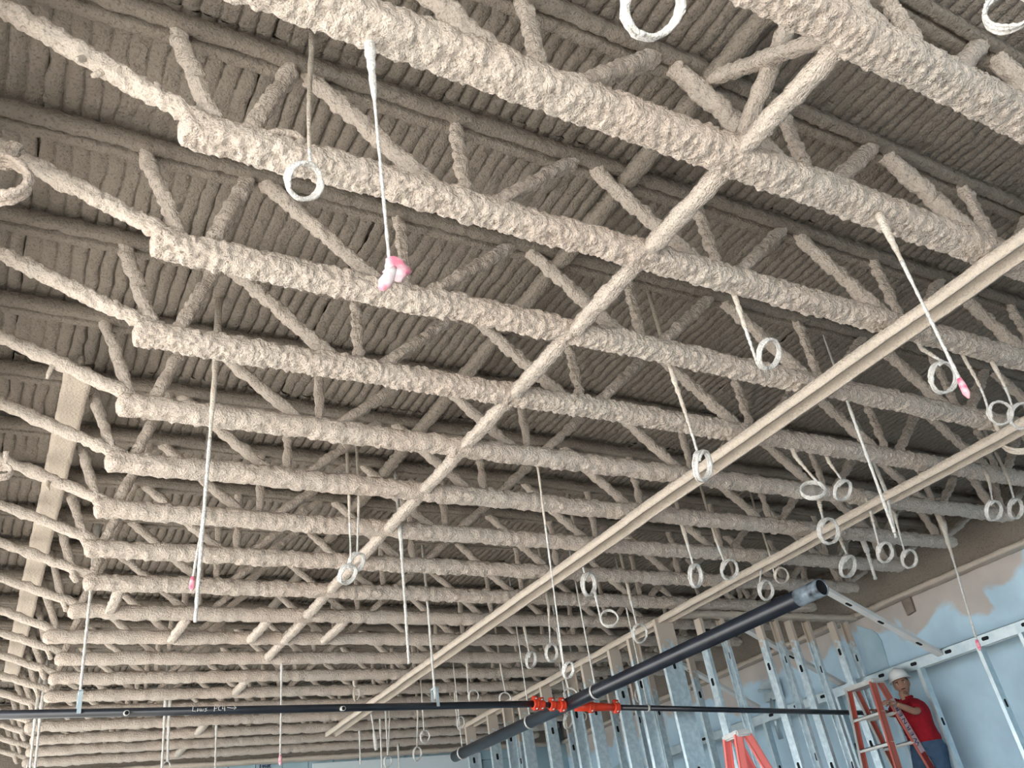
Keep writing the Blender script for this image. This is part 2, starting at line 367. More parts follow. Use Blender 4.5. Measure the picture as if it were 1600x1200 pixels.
# beams
def wbeam(name, label, x, w_, y0, y1, z0, z1, tf=.03):
    T = thing(name, label, 'beam', P(x, y0, z0)); L = (y1 - y0) * H
    n = [(-w_ / 2, tf), (-w_ / 2, 0), (-w_ * .3, 0), (0, 0), (w_ * .3, 0), (w_ / 2, 0), (w_ / 2, tf), (w_ * .3, tf), (0, tf), (-w_ * .3, tf)]
    obj('bottom_flange', mesh('bottom_flange', *spray_geo(L, n, .04, .006, 71, .004, fine=.05), FPS), T, mat4=frame((0, 0, 0), (0, 1, 0)))
    hw = (z1 - z0) * H
    n = [(-.02, tf), (.02, tf), (.02, hw * .5), (.02, hw), (-.02, hw), (-.02, hw * .5)]
    obj('web_plate', mesh('web_plate', *spray_geo(L, n, .06, .006, 72, .003, fine=.06), FP_SHADE), T, mat4=frame((0, 0, 0), (0, 1, 0)))
wbeam('steel_girder', 'sprayed steel girder along the top of the pale blue wall', 3.63, .16, -.6, 5.5, .985, 1.25, .05)
T_ = thing('end_girder', 'sprayed girder across the far end above the block wall', 'beam', P(-.3, 5.47, .985))
obj('bottom_flange', mesh('bottom_flange', *spray_geo(3.85 * H, oval(.10, .03, 10, .5), .06, .008, 77, .004, fine=.06), FPS), T_)
obj('web_plate', mesh('web_plate', *xform(box_geo(0, 3.85 * H, -.015, .015, 0, .27 * H), Matrix.Identity(4)), FP_SHADE, False), T_)
wbeam('steel_beam', 'sprayed flat beam hung under the deck at the left edge of the photo', .066, .145, 1.78, 4.3, 1.155, 1.2)
wbeam('bearing_beam', 'sprayed bearing beam carrying the joist seats, left of the frame', -.27, .2, -.6, 5.5, 1.0, 1.2)
# ---------------------------------------------------------------- tracks and studs
def track(name, label, x, y0, y1, z, wd=.155):
    L = (y1 - y0) * H; t, f = .009, .062; a = wd / 2
    pr = [(-a, 0), (-a, -f), (-a + t * 2.2, -f), (-a + t * 2.6, -t * 1.5), (-a * .3, -t * 1.2), (a * .3, -t * 1.2), (a - t * 2.6, -t * 1.5), (a - t * 2.2, -f), (a, -f), (a, 0), (a * .3, t), (-a * .3, t)]
    v, fc = spray_geo(L, pr, .03, .004, 90 + int(x * 10), .005, taper=False, fine=.03)
    o = obj(name, mesh(name, v, fc, FPS), None, mat4=Matrix.Translation(P(x, y0, z)) @ frame((0, 0, 0), (0, 1, 0)))
    return tag(o, label, 'track', 'ceiling tracks crossing under the joists')
track('ceiling_track', 'long sprayed metal track under the joists, without studs below', 1.64, .3, 4.75, .982)
track('ceiling_track', 'sprayed metal track under the joists with tall studs standing in it', 2.45, .75, 4.75, .982)
def stud_mesh(L, d=.152, fl=.041, lip=.012, holes=True, matl=None, hz=.45):
    """C-stud hanging down from z=0: web in the plane y=0 spanning x, flanges turned to +y, punched holes are separate solid discs, black for the shade in a hole"""
    t = .004; g = [box_geo(-d / 2, d / 2, -t / 2, t / 2, -L, 0), box_geo(-d / 2, -d / 2 + t, 0, fl, -L, 0), box_geo(d / 2 - t, d / 2, 0, fl, -L, 0),
                   box_geo(-d / 2, -d / 2 + lip, fl - t, fl, -L, 0), box_geo(d / 2 - lip, d / 2, fl - t, fl, -L, 0)]
    return mesh('stud', *join(*g), matl or STUDM, False)
def hole_mesh():
    v = []; n = 12
    for zz in (-.0035, .0035):
        for i in range(n):
            a = 2 * math.pi * i / n; v.append((.019 * math.cos(a), zz, .019 * math.sin(a) + (.022 if math.sin(a) > 0 else -.022)))
    f = [tuple(range(n)), tuple(range(2 * n - 1, n - 1, -1))] + [(i, (i + 1) % n, n + (i + 1) % n, n + i) for i in range(n)]
    return mesh('punch_hole', v, f, DARKHOLE, False)
HOLE = hole_mesh()
STUDC = {}
def stud(label, x, y, ztop, zbot=0.0, rz=0., d=.152, group=None, name='metal_stud', h0=.42, nh=2, matl=None):
    p = P(x, y, ztop); L = p.z - zbot
    key = (round(L, 2), d, matl is None)
    if key not in STUDC: STUDC[key] = stud_mesh(L, d, matl=matl)
    o = obj(name, STUDC[key], None, mat4=Matrix.Translation(p) @ Matrix.Rotation(rz, 4, 'Z')); tag(o, label, 'stud', group)
    for i in range(nh):
        obj('punch_hole', HOLE, o, (0, 0, -h0 - i * 1.02))
    return o
YS = [2.80, 3.04, 3.18, 3.41, 3.57, 3.80, 4.035, 4.22, 4.39, 4.665]
rs = random.Random(5)
STL = ['first tall stud of the near wall, wide with a sprayed brown top', 'tall stud second along the near wall, behind the thin hanger wire', 'tall stud third along the near wall, under the coil with two loops',
       'tall stud fourth along the near wall, behind the pipe hanger loop', 'tall stud fifth along the near wall, behind the red pipe fittings', 'tall stud sixth along the near wall, right of the red coupling',
       'tall stud seventh along the near wall, where the track end turns brown', 'tall stud eighth along the near wall, left of the red coupling', 'tall stud ninth along the near wall', 'far end stud of the near wall, beside the end of the thick pipe']
for i, y in enumerate(YS):
    stud(STL[i], 2.45, y, .975, rz=math.pi if i % 3 == 1 else 0, d=.24 if i == 0 else .152, group='tall studs of the near partition', h0=rs.uniform(.3, .6))
# cross wall along X
XS = [2.60, 2.74, 2.95, 3.07, 3.145, 3.276, 3.435, 3.543]
CL = ['stud of the cross wall nearest the wide corner stud', 'stud of the cross wall behind the coral ladder top', 'cross wall stud above the coral ladder, with an open slot near its top', 'cross wall stud beside the small wall bracket',
      'cross wall stud right of the small wall bracket', 'cross wall stud midway between the two ladders', 'cross wall stud left of the orange ladder', 'last cross wall stud, behind the orange ladder top']
for i, x in enumerate(XS):
    stud(CL[i], x, 2.76, .965, rz=math.pi / 2 * (1 if i % 2 else -1), d=.092, group='studs of the cross wall', h0=rs.uniform(.35, .7))
ct = obj('cross_wall_track', mesh('cross_wall_track', *spray_geo((3.6 - 2.45) * H, oval(.06, .035, 12, .5), .03, .008, 95, .004, fine=.03), FPS), None, mat4=Matrix.Translation(P(2.47, 2.76, .985)))
tag(ct, 'sprayed top track of the cross wall, above the row of studs by the ladder', 'track')
# rooms behind
BX = [(2.96, 3.25), (2.96, 3.42), (2.96, 3.58), (2.96, 3.75), (2.96, 3.95), (2.96, 4.15), (2.96, 4.4), (2.96, 4.65), (2.62, 4.72), (2.79, 4.72)]
for i, (x, y) in enumerate(BX):
    stud('thin stud standing behind the near wall, %s from the ladder side' % ORD[i], x, y, .965, rz=(math.pi if i % 2 else 0) + (math.pi / 2 if y == 4.72 else 0), d=.092, group='studs of the rear partition', h0=.5)
# half-height wall in front of the right wall
def half_track():
    L = 4.2 * H; d = .092; t = .005
    g = join(box_geo(0, L, -d / 2, d / 2, -t, 0), box_geo(0, L, -d / 2, -d / 2 + t, -.11, 0), box_geo(0, L, d / 2 - t, d / 2, -.11, 0))
    o = obj('half_wall_track', mesh('half_wall_track', *g, GALV, False), None, mat4=Matrix.Translation(P(3.5, .9, .695)) @ frame((0, 0, 0), (0, 1, 0)))
    tag(o, 'galvanized top track of the half height wall, punched with dark holes', 'track')
    for i in range(18):
        obj('punch_hole', HOLE, o, mat4=Matrix.Translation((.25 + i * .45, d / 2, -.05)) @ Matrix.Rotation(0, 4, 'Z') @ Matrix.Rotation(math.pi / 2, 4, 'Y'))
    return o
half_track()
HY = [1.35, 1.60, 1.93, 2.12, 2.42, 2.62, 2.9, 3.15, 3.4, 3.7, 4.0]
HL = ['far right stud of the half height wall', 'half wall stud second from the right edge', 'half wall stud at the right of the photo, left of a second pale stud', 'half wall stud below the pink tipped wire', 'half wall stud behind the man in the red shirt',
      'half wall stud behind the orange ladder', 'half wall stud seen between the tall cross wall studs', 'half wall stud left of the small wall bracket', 'half wall stud behind the coral ladder top', 'half wall stud left of the coral ladder', 'half wall stud farthest from the man']
for i, y in enumerate(HY):
    stud(HL[i], 3.5, y, .67, rz=0, d=.088, group='studs of the half height wall', h0=.6, nh=1, matl=GALV)
def brace(label, y, p_low, p_top):
    A, B = p_low, p_top; L = (B - A).length; d, f, t = .075, .035, .004
    g = join(box_geo(0, L, -d / 2, d / 2, -t, 0), box_geo(0, L, -d / 2, -d / 2 + t, 0, f), box_geo(0, L, d / 2 - t, d / 2, 0, f))
    o = obj('diagonal_brace', mesh('diagonal_brace', *g, DUSTY, False), None, mat4=frame(A, B, (1, 0, .2))); tag(o, label, 'brace', 'diagonal braces of the half height wall')
    for q in (.22, .55, .82):
        obj('punch_hole', HOLE, o, mat4=Matrix.Translation((L * q, 0, -.002)) @ Matrix.Rotation(math.pi / 2, 4, 'Z') @ Matrix.Rotation(math.pi / 2, 4, 'X'))
brace('pale diagonal brace ending above the hard hat, behind the pipe end', 2.3, ony(1475, 1027, 2.3), ony(1292, 925, 2.3))
brace('diagonal brace crossing behind the cross wall studs', 2.86, ony(1322, 1075, 2.86), ony(1165, 985, 2.86))
brace('diagonal brace behind the thick pipe, left of the coral ladder', 3.45, ony(1185, 1107, 3.45), ony(1055, 1035, 3.45))
#brace('diagonal brace at the right edge of the photo', 1.93, P(3.47, 1.93, .70), P(3.45, 1.45, 1.0))
# pieces fixed to the right wall
def wall_piece(nm, pix, t, m, lab):
    pts = [onx(px_, py_, 3.667) for px_, py_ in pix]; n = len(pts)
    v = [(XW - t, p.y, p.z) for p in pts] + [(XW + .02, p.y, p.z) for p in pts]
    f = [tuple(range(n)), tuple(range(2 * n - 1, n - 1, -1))] + [(i, n + i, n + (i + 1) % n, (i + 1) % n) for i in range(n)]
    obj(nm, mesh(nm, v, f, m, False), wr)['label'] = lab
wall_piece('bracket_stub', [(1410, 937), (1424, 931), (1432, 955), (1421, 962)], .04, mat('brown_overspray', (.20, .17, .145), .95, var=(.28, .24, .21), vscale=9), 'dark brown sprayed stub below the girder')
wall_piece('patch_board', [(1338, 977), (1362, 984), (1371, 990), (1378, 1001), (1391, 1045), (1362, 1053)], .012, mat('clean_blue_board', (.38, .55, .66), .85, var=(.46, .63, .73), vscale=3), 'clean darker blue board with a rounded corner')
# ---------------------------------------------------------------- far wall
wb = obj('wall_back', mesh('wall_back', *box_geo(-1.6, 9.3, YB * H + .06, YB * H + .25, 0, 4.95), CMU, False)); tag(wb, kind='structure')
bl = mesh('brick', *box_geo(0, .39, 0, .07, 0, .19), CMU, False)
for r_ in range(6):
    for c_ in range(22):
        z = .60 * H + CZ + r_ * .2
        obj('brick', bl, wb, (-.8 + c_ * .4 + (.2 if r_ % 2 else 0), YB * H - .012 + random.Random(r_ * 40 + c_).uniform(0, .003), z))
pn = obj('wall_panel', mesh('wall_panel', *box_geo(0, 2.9, 0, .03, 0, 2.6), GYP, False), wb, (1.78 * H, YB * H - .06, 1.35))
# writing on the block wall: dark hand strokes
def strokes(name, polys, M, r, matl, parent):
    gs = [tube_geo([M @ Vector((a, b, 0)) for a, b in pl], r, 5) for pl in polys]
    return obj(name, mesh(name, *join(*gs), matl), parent)
# ---------------------------------------------------------------- pipes
def pipe_geo(L, ro, ri, n=28):
    V, Fc = [], []
    for x, r_ in ((0, ri), (0, ro), (L, ro), (L, ri)):
        for j in range(n): V.append((x, r_ * math.cos(2 * math.pi * j / n), r_ * math.sin(2 * math.pi * j / n)))
    for s in range(4):
        for j in range(n):
            q = (j + 1) % n; a, b = s * n, ((s + 1) % 4) * n; Fc.append((a + j, a + q, b + q, b + j))
    return V, Fc
def ring_geo(x0, x1, ro, ri, n=28):
    v, f = pipe_geo(x1 - x0, ro, ri, n); return [(a + x0, b, c) for a, b, c in v], f
A, B = P(1.9, 1.513, .625), P(1.9, 3.80, .655)
MP = thing('main_pipe', 'thick black steel pipe slanting up to an open end in front of the studs', 'pipe', A)
MP.matrix_basis = frame(A, B); LM = (B - A).length; RM = .060
obj('pipe_body', mesh('pipe_body', *pipe_geo(LM - .22, RM, RM - .007), BLACK), MP, (.22, 0, 0))
obj('scraped_end', mesh('scraped_end', *pipe_geo(.22, RM, RM - .007), BARE), MP)['label'] = 'bare grey scraped end of the black pipe'
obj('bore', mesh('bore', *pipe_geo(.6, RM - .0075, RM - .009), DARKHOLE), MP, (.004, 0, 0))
def clamp_ring(xl):
    obj('hanger_loop', mesh('hanger_loop', *ring_geo(-.012, .012, RM + .010, RM + .004), ALU), MP, (xl, 0, 0))
for yy in (2.62, 3.10, 3.72): clamp_ring((yy - 1.513) / (3.80 - 1.513) * LM)
g = join(*[box_geo(i * .06 + .9, i * .06 + .93, -.001, .001, 0, .006) for i in range(5)])
BY = 2.80
C0, C1 = P(-.25, BY, .668), ony(832, 1100, BY)
BP = thing('branch_pipe', 'long black steel pipe running level from the left edge to the red fittings', 'pipe', C0)
BP.matrix_basis = frame(C0, C1); LB = (C1 - C0).length; RB = .030
obj('pipe_body', mesh('pipe_body', *pipe_geo(LB, RB, RB - .005), BLACK), BP)
Mi = BP.matrix_basis.inverted()
for px, py in ((196, 1114), (532, 1106)):
    q = Mi @ ony(px, py, BY)
    o = obj('outlet', mesh('outlet', *pipe_geo(.05, .019, .013, 18), ALU), BP, mat4=Matrix.Translation((q.x, 0, 0)) @ frame((0, -RB * .8, -.012), (0, -1, -.2)))
    obj('opening', mesh('opening', *xform(pipe_geo(.004, .014, .0005, 18), Matrix.Translation((.047, 0, 0))), DARKHOLE), o)
# handwriting on the pipe
q0 = Mi @ ony(299, 1112, BY); q1 = Mi @ ony(368, 1111, BY)
sc = (q1.x - q0.x) / 6.9
W = [[(.55, .75), (.1, .8), (.05, .1), (.6, .0)], [(.8, 0), (.85, .5), (1.0, .15), (1.15, .5), (1.25, .0)], [(1.4, .4), (1.45, .05), (1.65, .05), (1.7, .4)], [(2.3, .5), (1.95, .4), (2.3, .15), (1.9, 0)],
     [(3.4, 0), (3.45, .85), (3.85, .75), (3.8, .45), (3.45, .4)], [(4.4, .8), (4.05, .6), (4.1, .15), (4.5, .1)], [(4.75, .85), (4.65, .35), (5.1, .35)], [(5.0, .8), (5.05, 0)], [(5.4, .55), (6.2, .42), (6.85, .48)], [(6.5, .75), (6.87, .48), (6.5, .2)]]
Mw = Matrix.Translation((q0.x, -RB * .995, -.012)) @ Matrix.Rotation(math.radians(90), 4, 'X') @ Matrix.Scale(sc, 4)
strokes('chalk_writing', W, Mw, .0022, CHALK, BP)['label'] = 'pale chalk lettering and arrow'
# right-hand branch
D0, D1 = P(1.9, BY, .632), ony(1352, 1114, 2.68)
RP = thing('branch_pipe', 'black steel pipe from the red fittings to the man at the ladder', 'pipe', D0); RP.matrix_basis = frame(D0, D1); LR = (D1 - D0).length
obj('pipe_body', mesh('pipe_body', *pipe_geo(LR - .55, .026, .022), BLACK), RP, (.55, 0, 0))
obj('hanger_loop', mesh('hanger_loop', *ring_geo(-.012, .012, .034, .028), ALU), RP, (.86, 0, 0))
def coupling(x, r, wd=.05):
    n = 28; V, Fc = [], []
    prof = [(-wd / 2, r * .9), (-wd / 2, r * 1.18), (-wd * .25, r * 1.28), (-wd * .12, r * 1.18), (wd * .12, r * 1.18), (wd * .25, r * 1.28), (wd / 2, r * 1.18), (wd / 2, r * .9)]
    for a, b in prof:
        for j in range(n): V.append((a + x, b * math.cos(2 * math.pi * j / n), b * math.sin(2 * math.pi * j / n)))
    for s in range(len(prof) - 1):
        for j in range(n): Fc.append((s * n + j, s * n + (j + 1) % n, (s + 1) * n + (j + 1) % n, (s + 1) * n + j))
    ears = [box_geo(x - wd * .42, x + wd * .42, -.016, .016, s * r * 1.15 - .012, s * r * 1.15 + .026 * (1 if s > 0 else .4)) for s in (1, -1)]
    return join((V, Fc), *ears)
def bolt_geo(x, z, L=.07): return xform(tube_geo([(0, -L / 2, 0), (0, L / 2, 0)], .007, 6), Matrix.Translation((x, 0, z)))
FT = thing('red_fitting', 'bright red grooved couplings and reducer left of the thick pipe', 'fitting', C1, 'red pipe fittings')
Dm = D0 + (C1 - D0).normalized() * RM
FT.matrix_basis = frame(C1, Dm); LF = (Dm - C1).length
for nm, x, r_ in (('coupling', .03, .044), ('coupling', LF * .26, .037), ('coupling', LF * .60, .040), ('coupling', LF - .03, .045)):
    c = obj(nm, mesh(nm, *coupling(x, r_ * .85, .06), RED), FT)
    obj('bolt', mesh('bolt', *join(bolt_geo(x, r_ + .002), bolt_geo(x, -r_ - .002)), ALU), c)
obj('nipple', mesh('nipple', *tube_geo([(.02, 0, 0), (LF * .62, 0, 0)], .025, 20), BLACK), FT)
obj('reducer', mesh('reducer', *tube_geo([(LF * .60, 0, 0), (LF * .7, 0, 0), (LF * .85, 0, 0), (LF, 0, 0)], [.032, .036, .034, .040], 24), RED), FT)
F2 = thing('red_fitting', 'red branch fitting right of the thick pipe, partly hidden below it', 'fitting', D0, 'red pipe fittings')
F2.matrix_basis = frame(D0, D1)
obj('reducer', mesh('reducer', *tube_geo([(RM * .9, 0, 0), (.2, 0, 0), (.36, 0, 0), (.50, 0, 0)], [.044, .042, .036, .032], 24), RED), F2)
for x in (.22, .50):
    c = obj('coupling', mesh('coupling', *coupling(x, .037, .06), RED), F2)
    obj('bolt', mesh('bolt', *join(bolt_geo(x, .042), bolt_geo(x, -.042)), ALU), c)
# pipe hanger rods
def held(p):
    """how far to carry a wire up: into the chord it hangs from, else to the deck"""
    k = round((p.y / H - .904) / .261 + 2)
    return .10 if abs(p.y / H - YK(k)) < .028 and p.z < P(0, 0, 1.02).z and START.get(k, 9) < p.x / H < 3.32 else max(.03, ZD - p.z + .01)
def rod(label, top, bot, r, m=WHITE, name='hanger_rod', top_r=None, tagm=None, up=.0, n=8, coat=0.0):
    """a straight rod; coat = upper share under tan overspray"""
    top = Vector(top); bot = Vector(bot); T = thing(name, label, 'hanger rod', top, 'hanger rods and wires')
    a = Vector((0, 0, held(top))); b = bot - top
    k = 44; pts = [a] + [Vector().lerp(b, i / k) for i in range(k + 1)]; k += 1; rr = random.Random(int(top.x * 977) % 99991)
    tr = top_r or r * 1.5
    rad = [(tr + (r - tr) * min(1, i / k * 3)) * rr.uniform(.80, 1.2) for i in range(k + 1)]
    c = int(k * coat)
    if c > 1: obj('sprayed_length', mesh('sprayed_length', *tube_geo(pts[:c + 1], rad[:c + 1], n), TANW), T)
    obj('rod', mesh('rod', *tube_geo(pts[c:], rad[c:], n), m), T)
    if tagm == 'flag':
        d = (b - a).normalized()
        V, Fc = [], []; nu, nv = 12, 9
        for i in range(nv + 1):
            for j in range(nu):
                ph = math.pi * i / nv; th = 2 * math.pi * j / nu; kk = 1 + .35 * math.sin(3 * th + 2 * ph) * math.sin(ph) + .2 * math.sin(5 * ph + th)
                V.append((b.x + .018 + .034 * kk * math.sin(ph) * math.cos(th), b.y + .012 * kk * math.sin(ph) * math.sin(th), b.z - .03 + .045 * math.cos(ph)))
        for i in range(nv):
            for j in range(nu): Fc.append((i * nu + j, (i + 1) * nu + j, (i + 1) * nu + (j + 1) % nu, i * nu + (j + 1) % nu))
        tail_ = tube_geo([b + Vector((.012, 0, -.03)), b + Vector((-.006, 0, -.065)), b + Vector((-.02, 0, -.092)), b + Vector((-.028, .004, -.108))], [.012, .017, .019, .010], 8)
        obj('flag', mesh('flag', *join((V, Fc), tail_), FLAGM), T)
    elif tagm == 'tip':
        d = (b - a).normalized()
        obj('tip', mesh('tip', *tube_geo([b - d * .02, b + d * .01, b + d * .05, b + d * .075], [r * 1.3, r * 1.9, r * 2.0, r * .6], 8), PINK), T)
    elif tagm == 'sleeve':
        d = (b - a).normalized(); obj('sleeve', mesh('sleeve', *tube_geo([b - d * .22, b - d * .18, b], [r * 1.2, r * 2.2, r * 2.0], 8), WHITE), T)
    elif tagm == 'clevis':
        d = (b - a).normalized(); obj('clevis', mesh('clevis', *join(xform(box_geo(-.014, .014, -.05, -.045, -.07, .09), Matrix.Translation(b)), xform(box_geo(-.014, .014, .045, .05, -.07, .09), Matrix.Translation(b)), xform(box_geo(-.014, .014, -.05, .05, .085, .095), Matrix.Translation(b))), GALV, False), T)
    return T
FLAGM = mat('white_pink_flag', (.85, .83, .83), .7, var=(.84, .25, .36), vscale=24)
def rodpx(label, t, zt, b, rpx, **kw):
    T = onz(t[0], t[1], zt); Y = (T.y) / H; Bm = ony(b[0], b[1], Y); r = .72 * rpx * depth(T) / F / 2
    return rod(label, T, Bm, r, **kw)
rodpx('white rod with a pink and white flag at its tip, below the second joist', (578, 78), .985, (608, 405), 6.5, tagm='flag', up=.04, top_r=.019)
rodpx('long white rod at left, dark sprayed upper part crossing two joists', (338, 560), 1.1, (305, 972), 7, coat=.36, top_r=.02, up=.2)
rodpx('short white rod with pink tip leaning on the long white rod at left', (319, 805), 1.0, (301, 906), 6, tagm='tip', up=.03)
rodpx('white rod with pink tip passing in front of the upper right track', (1378, 345), .985, (1502, 598), 7, tagm='tip', up=.04, coat=.3, top_r=.022)
rodpx('rod thin above and thickly coated below, right of the middle', (1283, 515), 1.24, (1398, 832), 6, top_r=.004)
rodpx('white rod ending in the open just above the first track', (626, 838), .99, (639, 1037), 6, up=.04)
rodpx('short white rod end between two coils, right side', (1385, 770), .99, (1400, 840), 6, up=.03)
rodpx('tan rod beside the girder tapering to a thin wire down the wall', (1474, 822), 1.0, (1527, 1003), 4, tagm='tip', top_r=.03, coat=.3, up=.05)
rodpx('rod with a pink tip over the block wall, bottom of photo', (440, 1045), .98, (438, 1183), 4, tagm='tip', up=.03)
rodpx('white rod ending in a thick white sleeve near the block wall', (580, 1112), .98, (588, 1172), 4, tagm='sleeve', up=.03)
rodpx('short pale rod stub with a blob end, right of middle', (1355, 862), 1.0, (1368, 905), 7, up=.03)
for lab, (px, py), (tx, ty), wh in (('rod holding the long black pipe at its left end', (122, 1113), (146, 880), 'l'), ('rod holding the long black pipe near the middle', (681, 1102), (663, 880), 'l')):
    b = ony(px, py, BY); rod(lab, ony(tx, ty, BY) , b + Vector((0, 0, .05)), .011, tagm='clevis', up=.5)
for lab, yy in (('thin rod holding the thick black pipe above the red fittings', 2.62), ('thin rod holding the thick pipe near its lower end', 3.72), ('thin rod at the middle of the thick pipe, left of the red fittings', 3.10)):
    b = P(1.9, yy, .64); rod(lab, b + Vector((-.01, -.02, 1.3)), b + Vector((0, 0, RM)), .006 if yy != 2.62 else .007, up=.1)
b = RP.matrix_basis @ Vector((.86, 0, .04)); rod('thin rod holding the black pipe behind the tall studs', b + Vector((0, 0, .95)), b, .006, up=.1)
for i, (lab, tx, ty, bx, by) in enumerate((('left one of the pair of rods at the bottom left corner', 55, 1120, 47, 1200), ('right one of the pair of rods at the bottom left corner', 63, 1118, 55, 1200), ('left one of the pair of rods over the lower joists', 258, 1105, 253, 1200), ('right one of the pair of rods over the lower joists', 265, 1105, 262, 1190),
                                  ('single white rod between the lower joists and the pink tip rod', 338, 1140, 336, 1210), ('thin rod just left of the white sleeve rod', 562, 1146, 563, 1195), ('thin rod just right of the white sleeve rod', 594, 1128, 597, 1205), ('thin rod hanging left of the ring wire by the block wall', 603, 1120, 606, 1180), ('faint thin rod right of the small rings, bottom of photo', 622, 1170, 624, 1200))):
    rodpx(lab, (tx, ty), .985, (bx, by), 5 if i < 4 else 3.6, up=.03)
# ---------------------------------------------------------------- coiled hanger wires
def coil(label, top, cen, size, zt=.985, roll=0., turns=3, stem=None, Y=None, matl=WHITE, tan=.5, thick=1.0, hold=True, attach=None):
    """wire hanging from pixel top, wound into a ring seen at pixel cen with outer size (w,h) px"""
    if Y is None:
        T0 = onz(top[0], top[1], zt); Yh = T0.y / H
    else:
        Yh = Y; T0 = ony(top[0], top[1], Y)
    c = ony(cen[0], cen[1], Yh); dp = depth(c); w_, h_ = size
    big = max(w_, h_); rad = big / 2 * dp / F; asp = min(w_, h_) / big
    wr_ = max(.0042, min(.010, rad * .075)) * thick; rc = rad - wr_ * 1.6
    view = (c - Vector((0, 0, CZ))).normalized(); right = Vector(R[0]); up = right.cross(view).normalized(); right = view.cross(up)
    ro = math.radians(roll); r2 = right * math.cos(ro) + up * math.sin(ro); u2 = up * math.cos(ro) - right * math.sin(ro)
    th = math.acos(min(1, max(.15, asp - .1)))
    if w_ <= h_: e1 = r2 * math.cos(th) + view * math.sin(th); e2 = u2
    else: e1 = r2; e2 = u2 * math.cos(th) + view * math.sin(th)
    nn = e1.cross(e2)
    W_ = thing('hanger_wire', label, 'wire', T0, 'coiled hanger wires')
    rr = random.Random(int(cen[0] * 31 + cen[1])); N = 36; pts = []
    a0 = math.radians(100 if attach is None else attach)
    for i in range(N * turns + 6):
        t = i / N; a = a0 + 2 * math.pi * t
        q = rc * (1 - .05 * (t % 1.7) + .03 * math.sin(3 * a + t))
        pts.append(c + (e1 * math.cos(a) + e2 * math.sin(a)) * q + nn * wr_ * 1.5 * (t - turns / 2) + (e1 * rr.uniform(-1, 1)) * wr_ * .15)
    rads = [wr_ * rr.uniform(.75, 1.3) for _ in pts]
    obj('coil', mesh('coil', *tube_geo([p - T0 for p in pts], rads, 7), matl), W_)
    st = pts[0]
    if stem is not None: mid = ony(stem[0], stem[1], Yh)
    else: mid = T0.lerp(st, .6) 
    k = 34; sp = []
    ex = T0
    for i in range(k + 1):
        t = i / k; p = ex * (1 - t) ** 2 + mid * 2 * t * (1 - t) + st * t * t
        sp.append(p - T0)
    if hold: sp[0] = Vector((0, 0, .002)); sp.insert(0, Vector((0, 0, held(T0)))); k += 1
    ks = int(k * tan); ks = 0 if ks < 2 else ks; sr = [wr_ * (2.1 - 1.0 * min(1, i / k * 1.6)) * rr.uniform(.78, 1.22) for i in range(k + 1)]
    if ks > 1: obj('sprayed_length', mesh('sprayed_length', *tube_geo(sp[:ks + 1], sr[:ks + 1], 8), TANW), W_)
    obj('stem', mesh('stem', *tube_geo(sp[ks:], sr[ks:], 8), matl), W_)
    return W_
top0 = lambda cen, Y: None
coil('big bright ring of wire cut by the top edge of the photo', (985, -200), (1020, 8), (112, 112), Y=.29, turns=4, tan=0, attach=200)
coil('bright ring of wire at the top right corner', (1520, -120), (1575, 18), (76, 68), Y=.22, turns=4, tan=0, attach=150)
coil('large white coil of wire hanging in front of the third joist', (487, 78), (475, 283), (66, 66), zt=1.22, stem=(478, 225), turns=4, tan=.75, attach=50, thick=1.1)
coil('white ring on a short stem below the third joist', (1152, 474), (1201, 553), (42, 55), stem=(1170, 530), attach=215, roll=-10, tan=.4)
coil('narrow white ring below the fourth joist, left of the first track', (1052, 590), (1098, 728), (30, 55), zt=.985, stem=(1075, 655), attach=110, tan=.75)
coil('open white ring beside the pink tip rod at right', (1440, 545), (1474, 590), (46, 56), attach=75, tan=.5)
coil('tilted white ring at the right edge, left of its twin', (1510, 566), (1563, 645), (40, 42), stem=(1540, 615), roll=20, attach=140, tan=.5)
coil('white ring cut by the right edge, behind its tilted twin', (1555, 575), (1597, 650), (44, 46), stem=(1575, 610), attach=130, tan=.5)
coil('tan ring below the track at the right edge', (1560, 672), (1595, 690), (60, 40), matl=TANW, tan=0, attach=150)
coil('thick tan sprayed loop at the left edge, on the second end bar', (24, 226), (3, 280), (96, 84), zt=1.2, Y=1.12, matl=FP, thick=1.7, tan=0, attach=70, hold=False)
coil('tan sprayed loop cut by the left edge, lower down', (10, 705), (0, 738), (40, 26), Y=1.92, matl=FP, thick=1.6, tan=0, attach=60, hold=False)
coil('flat lying white ring right of the first track', (1242, 712), (1270, 766), (43, 34), attach=10, stem=(1268, 745), tan=.6)
coil('white ring beside the flat lying ring, leaning right', (1295, 722), (1317, 766), (28, 38), roll=-25, attach=120, tan=.6)
coil('white ring hanging on the second track, right of the long thin rod', (1280, 785), (1295, 830), (36, 45), attach=110, tan=.6)
coil('rough white ring under the ninth joist beside a rod stub', (1314, 845), (1325, 885), (26, 40), roll=-20, attach=110, tan=.4)
coil('left one of two white rings hanging over the girder', (1358, 790), (1383, 863), (27, 36), roll=-10, attach=140, tan=.4)
coil('right one of two white rings hanging over the girder', (1398, 805), (1421, 873), (26, 33), roll=-10, attach=130, tan=.4)
coil('narrow white ring near the right edge, left of a pair', (1545, 748), (1553, 798), (26, 36), roll=-12, attach=100, tan=.4)
coil('narrow white ring near the right edge, right of a pair', (1576, 748), (1587, 795), (22, 36), roll=-10, attach=100, tan=.4)
coil('narrow white ring left of its pair below the track, middle right', (1070, 835), (1087, 900), (23, 40), attach=90, tan=.3)
coil('white ring just right of the narrow ring, middle right', (1118, 841), (1140, 890), (30, 36), attach=140, tan=.3, roll=-15)
coil('white ring above the open end of the thick pipe', (1190, 884), (1197, 922), (26, 34), attach=130, tan=.2)
